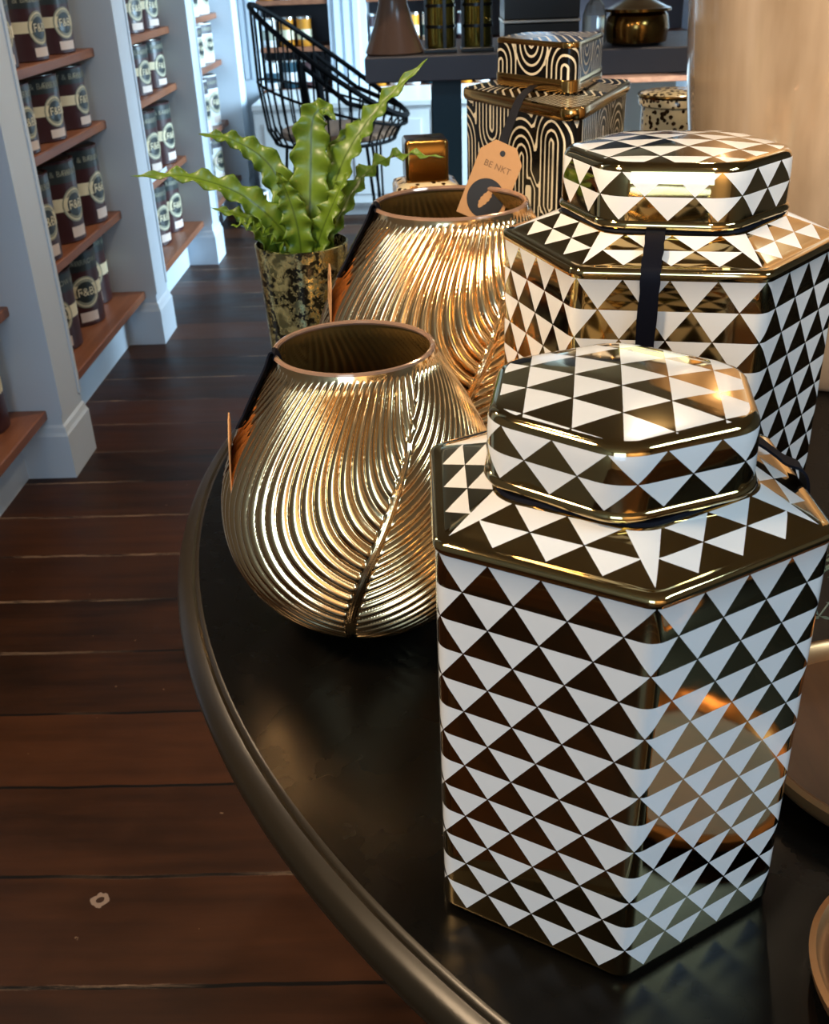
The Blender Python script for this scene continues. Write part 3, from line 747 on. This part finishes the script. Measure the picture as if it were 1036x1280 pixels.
def maze_part(name, pts, scs, parent, centres, pitch=.0120, sub=40):
    """scs: list (scale, z, patterned) about the centroid"""
    cx_ = sum(p[0] for p in pts)/len(pts); cy_ = sum(p[1] for p in pts)/len(pts)
    rings = []; 
    for (s_, z, rc) in scs: rings.append(poly_ring([(cx_+(p[0]-cx_)*s_, cy_+(p[1]-cy_)*s_) for p in pts], rc*s_, z, 6, sub))
    K = len(rings[0]); arc = [0]
    mid = rings[len(rings)//2]
    for k in range(1, K+1): arc.append(arc[-1]+math.dist(mid[k-1], mid[k % K]))
    mb = MB(); mb.loft(rings, True, True); o = mb.build(name, 'maze', parent); me = o.data
    at = me.attributes.new('pat', 'FLOAT_VECTOR', 'CORNER'); vals = []
    for p in me.polygons:
        js = [v % K for v in p.vertices]
        flat = abs(p.normal.z) > .5
        for v in p.vertices:
            c = me.vertices[v].co; j = v % K
            if len(p.vertices) > 4 or flat: d = arch_field(c.x, c.y, [(cx_-.04, cy_-.05, 0), (cx_+.07, cy_+.02, 1), (cx_-.02, cy_+.1, 0)])
            else:
                a = arc[j] if not (max(js)-min(js) > K/2 and j == 0) else arc[K]
                d = arch_field(a, c.z, centres)
            vals += [d/pitch, 0, 0]
    at.data.foreach_set('vector', vals); return o
mz = empty('maze_jar', (0, 0, TZ+.0005), 0, 'large black lidded jar with cream maze lines, gold edges and kraft tag', 'jar')
Lp, Fp, Rp, Bp = (.051, 1.820), (.1995, 1.494), (.335, 1.848), (.145, 1.967)
mz.scale = (1, 1, 1.027)
pts = [Lp, Fp, Rp, Bp]
zs = np.linspace(.012, .378, 90)
perim_c = []
rnd_ = random.Random(5)
for k in range(14):
    for q in range(3):
        perim_c.append((k*.098+.03*(q % 2)+rnd_.uniform(-.006, .006), .05+q*.13+(.03 if k % 2 else 0), 0 if (k+q) % 3 else 1))
maze_part('body', pts, [(.93, 0, .02), (.955, .004, .02)] + [(.96, float(z), .02) for z in zs], mz, perim_c, sub=30)
def ringband(name, scs, ptsx, mat='gold'):
    cx_ = sum(p[0] for p in ptsx)/4; cy_ = sum(p[1] for p in ptsx)/4
    MB().loft([poly_ring([(cx_+(p[0]-cx_)*s_, cy_+(p[1]-cy_)*s_) for p in ptsx], .02*s_, z) for s_, z in scs], False, False).build(name, mat, mz)
ringband('gold_edge', [(.95, .372), (.985, .374), (1.0, .378), (1.002, .384), (.995, .389), (.97, .391)], pts)
def grid_top(name, ptsx, s1, z0, rise, parent):
    ss = [s1*(1-k/24)+.02*(k/24) for k in range(25)]
    return maze_part(name, ptsx, [(s_, z0+rise*(1-s_/s1), .02) for s_ in ss], parent, [], sub=30)
grid_top('shoulder', pts, .972, .391, .010, mz)
lp = [(.105, 1.783), (.207, 1.606), (.280, 1.815), (.161, 1.876)]
lid_c = [(k*.083+.02, .44+(.02 if k % 2 else -.01), k % 2) for k in range(9)]
lo = maze_part('lid', lp, [(.90, .397, .014), (.985, .3975, .014)]+[(1.0, float(z), .014) for z in np.linspace(.415, .458, 26)], mz, lid_c, sub=26)
def lidband(scs, name):
    cx_ = sum(p[0] for p in lp)/4; cy_ = sum(p[1] for p in lp)/4
    MB().loft([poly_ring([(cx_+(p[0]-cx_)*s_, cy_+(p[1]-cy_)*s_) for p in lp], .014*s_, z) for s_, z in scs], False, False).build(name, 'gold', lo)
lidband([(.99, .397), (1.012, .399), (1.012, .414), (1.0, .4155)], 'gold_band'); lidband([(1.0, .457), (1.008, .460), (1.0, .4635), (.965, .4645)], 'gold_edge')
grid_top('lid_top', lp, .966, .4645, .004, lo)
cx_, cy_ = .187, 1.84
rb = ribbon_strip([(.157, 1.686, .4035), (.143, 1.63, .4035), (.130, 1.585, .400), (.120, 1.545, .393), (.105, 1.47, .380), (.0925, 1.40, .371), (.087, 1.337, .367)], [(1, -.2, 0), (1, -.2, 0)], .012, parent=mz, name='ribbon')
make_tag(rb, (.087, 1.333, .366), Matrix.Rotation(math.radians(24), 4, 'Y') @ Matrix.Rotation(math.radians(-12), 4, 'X'), .056, .083)

# ------------------------------------------------------------------ leopard jar with gold lid
def square(r, w=0): return [(-r, -r), (r, -r), (r, r), (-r, r)]
lj = empty('spotted_jar', (-.012, 1.735, TZ+.0005), math.radians(6), 'cream spotted jar with a bronze cube lid, behind the rear ribbed vase', 'jar')
MB().loft([poly_ring(square(r), .012, z) for r, z in [(.046, 0), (.05, .004), (.052, .2), (.052, .262), (.050, .268), (.036, .274)]]).build('body', 'leopard', lj)
MB().loft([poly_ring(square(r), .006, z) for r, z in [(.034, .2742), (.0345, .276), (.0345, .334), (.032, .338), (.005, .3405)]]).build('lid', 'dark_gold', lj)
cn = empty('spotted_canister', (.455, 2.03, TZ+.0005), 0, 'round cream canister with gold rim and brown leopard spots, right of the maze jar', 'canister')
MB().lathe([(.06, 0), (.066, .004), (.066, .335)], 48).build('body', 'leopard', cn)
MB().lathe([(.068, .335), (.072, .338), (.072, .352), (.069, .356), (.06, .360), (.02, .364), (.001, .364)], 48).build('lid', 'leopard', cn)
MB().tube([(.0715*math.cos(2*PI*k/48), .0715*math.sin(2*PI*k/48), .354) for k in range(48)], .0035, 6, closed=True).build('gold_rim', 'gold', cn)

# ------------------------------------------------------------------ large taupe floor-style vase on the table
lv_ = empty('large_vase', (.625, 1.56, TZ+.0005), 0, 'very large pearly taupe glazed vase filling the upper right corner', 'vase')
pr_ = catmull([(.12, 0), (.135, .01), (.17, .08), (.215, .2), (.248, .33), (.262, .46), (.268, .6), (.262, .72), (.22, .82), (.15, .88), (.13, .92), (.15, .96)], 6)
MB().lathe([(p[0], p[1]) for p in pr_], 96, cap1=False).build('body', 'taupe', lv_)
MB().lathe([(.150, .96), (.145, .963), (.128, .92), (.145, .88), (.2, .82)], 96, cap0=False, cap1=False).build('neck_lining', 'taupe', lv_)

# ------------------------------------------------------------------ potted fern
pf = empty('potted_fern', (-.188, 1.455, TZ+.0005), 0, "bird's nest fern with wavy green fronds in a speckled gold mercury glass pot", 'potted plant')
HP = .245
MB().lathe([(.048, 0), (.052, .004), (.055, .05), (.060, .15), (.064, .225), (.066, HP), (.0635, HP+.001), (.0615, .225), (.058, .15)], 64, cap1=False).build('pot', 'mercury', pf)
MB().lathe([(.061, .20), (.04, .208), (.001, .21)], 32, cap0=False).build('soil', 'soil', pf)
def frond(path, w, name='frond', waves=9, amp=.006, base_w=.5, fold=(0, 0, 1), seed=0, parent=pf):
    pts = catmull(path, 10); N = len(pts); M_ = 11; rows = []; rg = random.Random(seed); ph = rg.uniform(0, 6)
    fd = np.array(fold, float); fd /= np.linalg.norm(fd)
    vs = []; uvs = []
    for i, p in enumerate(pts):
        a = pts[max(i-1, 0)]; b = pts[min(i+1, N-1)]; t_ = (b-a)/np.linalg.norm(b-a); s_ = i/(N-1)
        side = np.cross(t_, fd); side /= np.linalg.norm(side); up = np.cross(side, t_)
        ww = w*(base_w+(1-base_w)*math.sin(PI*min(1, s_*1.15+.12))) * (1-s_**5) * (1 if s_ < .995 else .1)
        for k in range(M_):
            q = (k/(M_-1)-.5)*2; wave = amp*abs(q)**1.6*math.sin(waves*2*PI*s_+ph+(1.3 if q > 0 else 0))*min(1, (1-s_)*5)
            wid = 1+.16*math.sin(waves*2*PI*s_+ph+1.2+(1.3 if q > 0 else 0))*abs(q)
            pos = p+side*q*ww/2*wid+up*(wave+.12*ww*abs(q)-.03*ww)
            vs.append(tuple(pos)); uvs.append((q, s_))
    fs = [(i*M_+k, i*M_+k+1, (i+1)*M_+k+1, (i+1)*M_+k) for i in range(N-1) for k in range(M_-1)]
    me = bpy.data.meshes.new(name); me.from_pydata(vs, [], fs); uvl = me.uv_layers.new(name='UVMap')
    vi = [v for p_ in me.polygons for v in p_.vertices]; uvl.data.foreach_set('uv', [c for v in vi for c in uvs[v]])
    me.materials.append(M['leaf']); me.polygons.foreach_set('use_smooth', [True]*len(fs)); me.update()
    o = link(name, me, parent); md = o.modifiers.new('thickness', 'SOLIDIFY'); md.thickness = .0007; return o
c0 = (0, 0, .205)
# fronds given as offsets from the pot axis (metres)
F = [
 ([(.0, .0, .205), (-.02, -.01, .26), (-.07, -.02, .315), (-.14, -.03, .345), (-.215, -.04, .350)], .034, (0, -1, 1), 7),
 ([(.01, .01, .205), (-.005, .0, .28), (-.035, .005, .35), (-.08, .0, .385), (-.125, -.005, .395)], .036, (-.3, -1, .8), 7),
 ([(-.01, .0, .205), (-.035, -.01, .245), (-.07, -.02, .285), (-.115, -.03, .303)], .030, (0, -1, .9), 6),
 ([(.005, .0, .205), (.015, -.005, .28), (.022, .0, .35), (.028, .01, .405), (.045, .01, .42), (.06, .005, .405)], .046, (0, -1, .2), 7),
 ([(.01, .0, .205), (.035, .0, .28), (.07, .01, .36), (.12, .02, .42), (.185, .03, .475)], .038, (-.6, -1, .5), 8),
 ([(.015, .01, .205), (.05, .03, .27), (.09, .045, .325), (.14, .05, .35), (.205, .05, .345)], .026, (0, -.5, 1), 7),
 ([(.0, .01, .205), (.03, .03, .29), (.055, .05, .36), (.09, .06, .40)], .034, (0, -1, .3), 6),
 ([(-.005, -.01, .205), (-.03, -.03, .25), (-.055, -.045, .28), (-.085, -.06, .285)], .03, (0, -.2, 1), 6),
 ([(.0, -.01, .205), (.0, -.025, .27), (-.01, -.03, .32), (-.02, -.04, .35)], .036, (0, -1, .3), 5),
 ([(.01, -.01, .205), (.03, -.02, .26), (.055, -.03, .31), (.075, -.035, .345)], .032, (-.4, -1, .5), 5),
 ([(-.01, .02, .205), (-.04, .03, .27), (-.085, .04, .31), (-.14, .05, .315)], .03, (0, -.1, 1), 7),
]
for i, (p, w, fd, wv) in enumerate(F): frond(p, w*1.12, 'frond', wv+2, .0085, .6, fd, i)

# ------------------------------------------------------------------ things at the right edge
def dish(name, x, y, r, h, label):
    d = empty(name, (x, y, TZ+.0005), 0, label, 'dish')
    MB().lathe([(r*.80, 0), (r*.95, .006), (r, h*.6), (r+.002, h), (r-.002, h+.002), (r-.006, h), (r-.012, h*.5)], 96, cap1=False).build('rim', 'copper', d)
    MB().lathe([(r-.012, h*.5), (r*.6, h*.42), (.001, h*.40)], 96, cap0=False).build('inside', 'copperin', d)
dish('round_dish', .380, .656, .130, .026, 'shallow copper rimmed dish with orange brown inside, right of the front jar')
dish('round_dish', .318, .428, .088, .022, 'small copper rimmed dish at the lower right corner of the table')
sg = empty('sprig_plant', (.425, .838, TZ+.0005), 0, 'grey green sprig plant peeking out behind the right edge of the front jar', 'plant')
MB().lathe([(.028, 0), (.03, .003), (.038, .06), (.039, .065), (.036, .065), (.034, .058), (.001, .055)], 32).build('pot', 'black', sg)
rg = random.Random(3)
for k in range(14):
    a = PI+rg.uniform(-1.0, 1.0); L = rg.uniform(.07, .11); mb = MB()
    base = Vector((0, 0, .056)); tip = Vector((L*math.cos(a), L*math.sin(a)*.8, rg.uniform(.05, .115)))
    ctrl = Vector((L*.4*math.cos(a), L*.4*math.sin(a), .12)); pts_ = []
    for q in range(9):
        s_ = q/8; pts_.append(tuple(base*(1-s_)**2+ctrl*2*s_*(1-s_)+tip*s_*s_))
    mb.tube(pts_, .0009, 5)
    for q in range(2, 9):
        for sgn in (-1, 1, 0):
            p = Vector(pts_[q]); d = Vector((rg.uniform(-1, 1), rg.uniform(-1, 1), rg.uniform(-.6, .6))).normalized()*.012
            s2 = d.cross(Vector((0, 0, 1))).normalized()*.0028; s3 = Vector((0, 0, .0008))
            mb.add([p, p+d*.5+s2, p+d, p+d*.5-s2, p+d*.5+s3, p+d*.5-s3], [(0, 1, 4), (1, 2, 4), (2, 3, 4), (3, 0, 4), (1, 0, 5), (2, 1, 5), (3, 2, 5), (0, 3, 5)])
    mb.build('sprig', 'sage', sg)

# ------------------------------------------------------------------ lights
def area(name, loc, target, sx_, sy_, power, col, shape='RECTANGLE', spread=180):
    l = bpy.data.lights.new(name, 'AREA'); l.shape = shape; l.size = sx_; l.size_y = sy_; l.energy = power; l.color = col; l.spread = math.radians(spread)
    o = bpy.data.objects.new(name, l); COL.objects.link(o); o.location = loc
    o.rotation_euler = (Vector(target)-Vector(loc)).to_track_quat('-Z', 'Y').to_euler(); return o
COOL = (.55, .80, 1.0); WARM = (1.0, .77, .52)
area('daylight_right_far', (XR-.02, 5.6, 1.5), (XR-1, 6.0, 1.0), 1.9, 2.1, 430, COOL, spread=95)
area('daylight_back', (-.65, YB+.02, 1.7), (-.8, YB+2, 1.5), 1.3, 1.7, 68, (.42, .70, 1.0))
area('skylight', (1.75, -.1, ZC-.02), (1.0, .2, 0), .9, .9, 98, (.46, .74, 1.0))
def lamp(x, y, power, tx=None, ty=None, size=.09):
    o = area('ceiling_downlight', (x, y, ZC-.03), (tx if tx is not None else x, ty if ty is not None else y, 0 if tx is None else .9), size, size, power, WARM, 'DISK', 120)
    return o
area('warm_light', (-1.0, .35, 2.3), (-.05, 1.15, .9), .3, .3, 11, WARM, 'DISK', 75)
area('warm_wall_lamp', (-1.04, 1.66, 1.80), (0, 1.3, 1.1), .14, .14, 4.5, WARM, 'DISK', 150)
area('warm_light', (.25, -.2, 2.65), (.66, 1.6, 1.1), .15, .15, 8, WARM, 'DISK', 40)  # added fill light, narrowly aimed to brighten the large taupe vase
area('warm_light', (.1, 3.25, 2.7), (-1.1, 2.9, .9), .12, .12, 8, WARM, 'DISK', 100)
area('warm_light', (.1, 4.6, 2.7), (-1.1, 4.2, .8), .12, .12, 6, WARM, 'DISK', 100)
for x_ in (.7, 1.7): area('warm_wall_fill', (x_, YB+.9, ZC-.05), (x_, YB, 1.3), .15, .15, 26, WARM, 'DISK', 120)  # added fill lights, brighten the unseen back wall for the vases to reflect
lamp(.7, 2.6, 10, .2, 1.6); lamp(1.2, 3.8, 6); lamp(-.75, .9, 5)
w = bpy.data.worlds.new('world'); S.world = w; w.use_nodes = True
bg = w.node_tree.nodes['Background']; bg.inputs[0].default_value = (.6, .78, 1, 1); bg.inputs[1].default_value = .8
S.view_settings.view_transform = 'Standard'; S.view_settings.look = 'None'; S.view_settings.gamma = 1; S.view_settings.use_curve_mapping = False
S.view_settings.exposure = -0.42
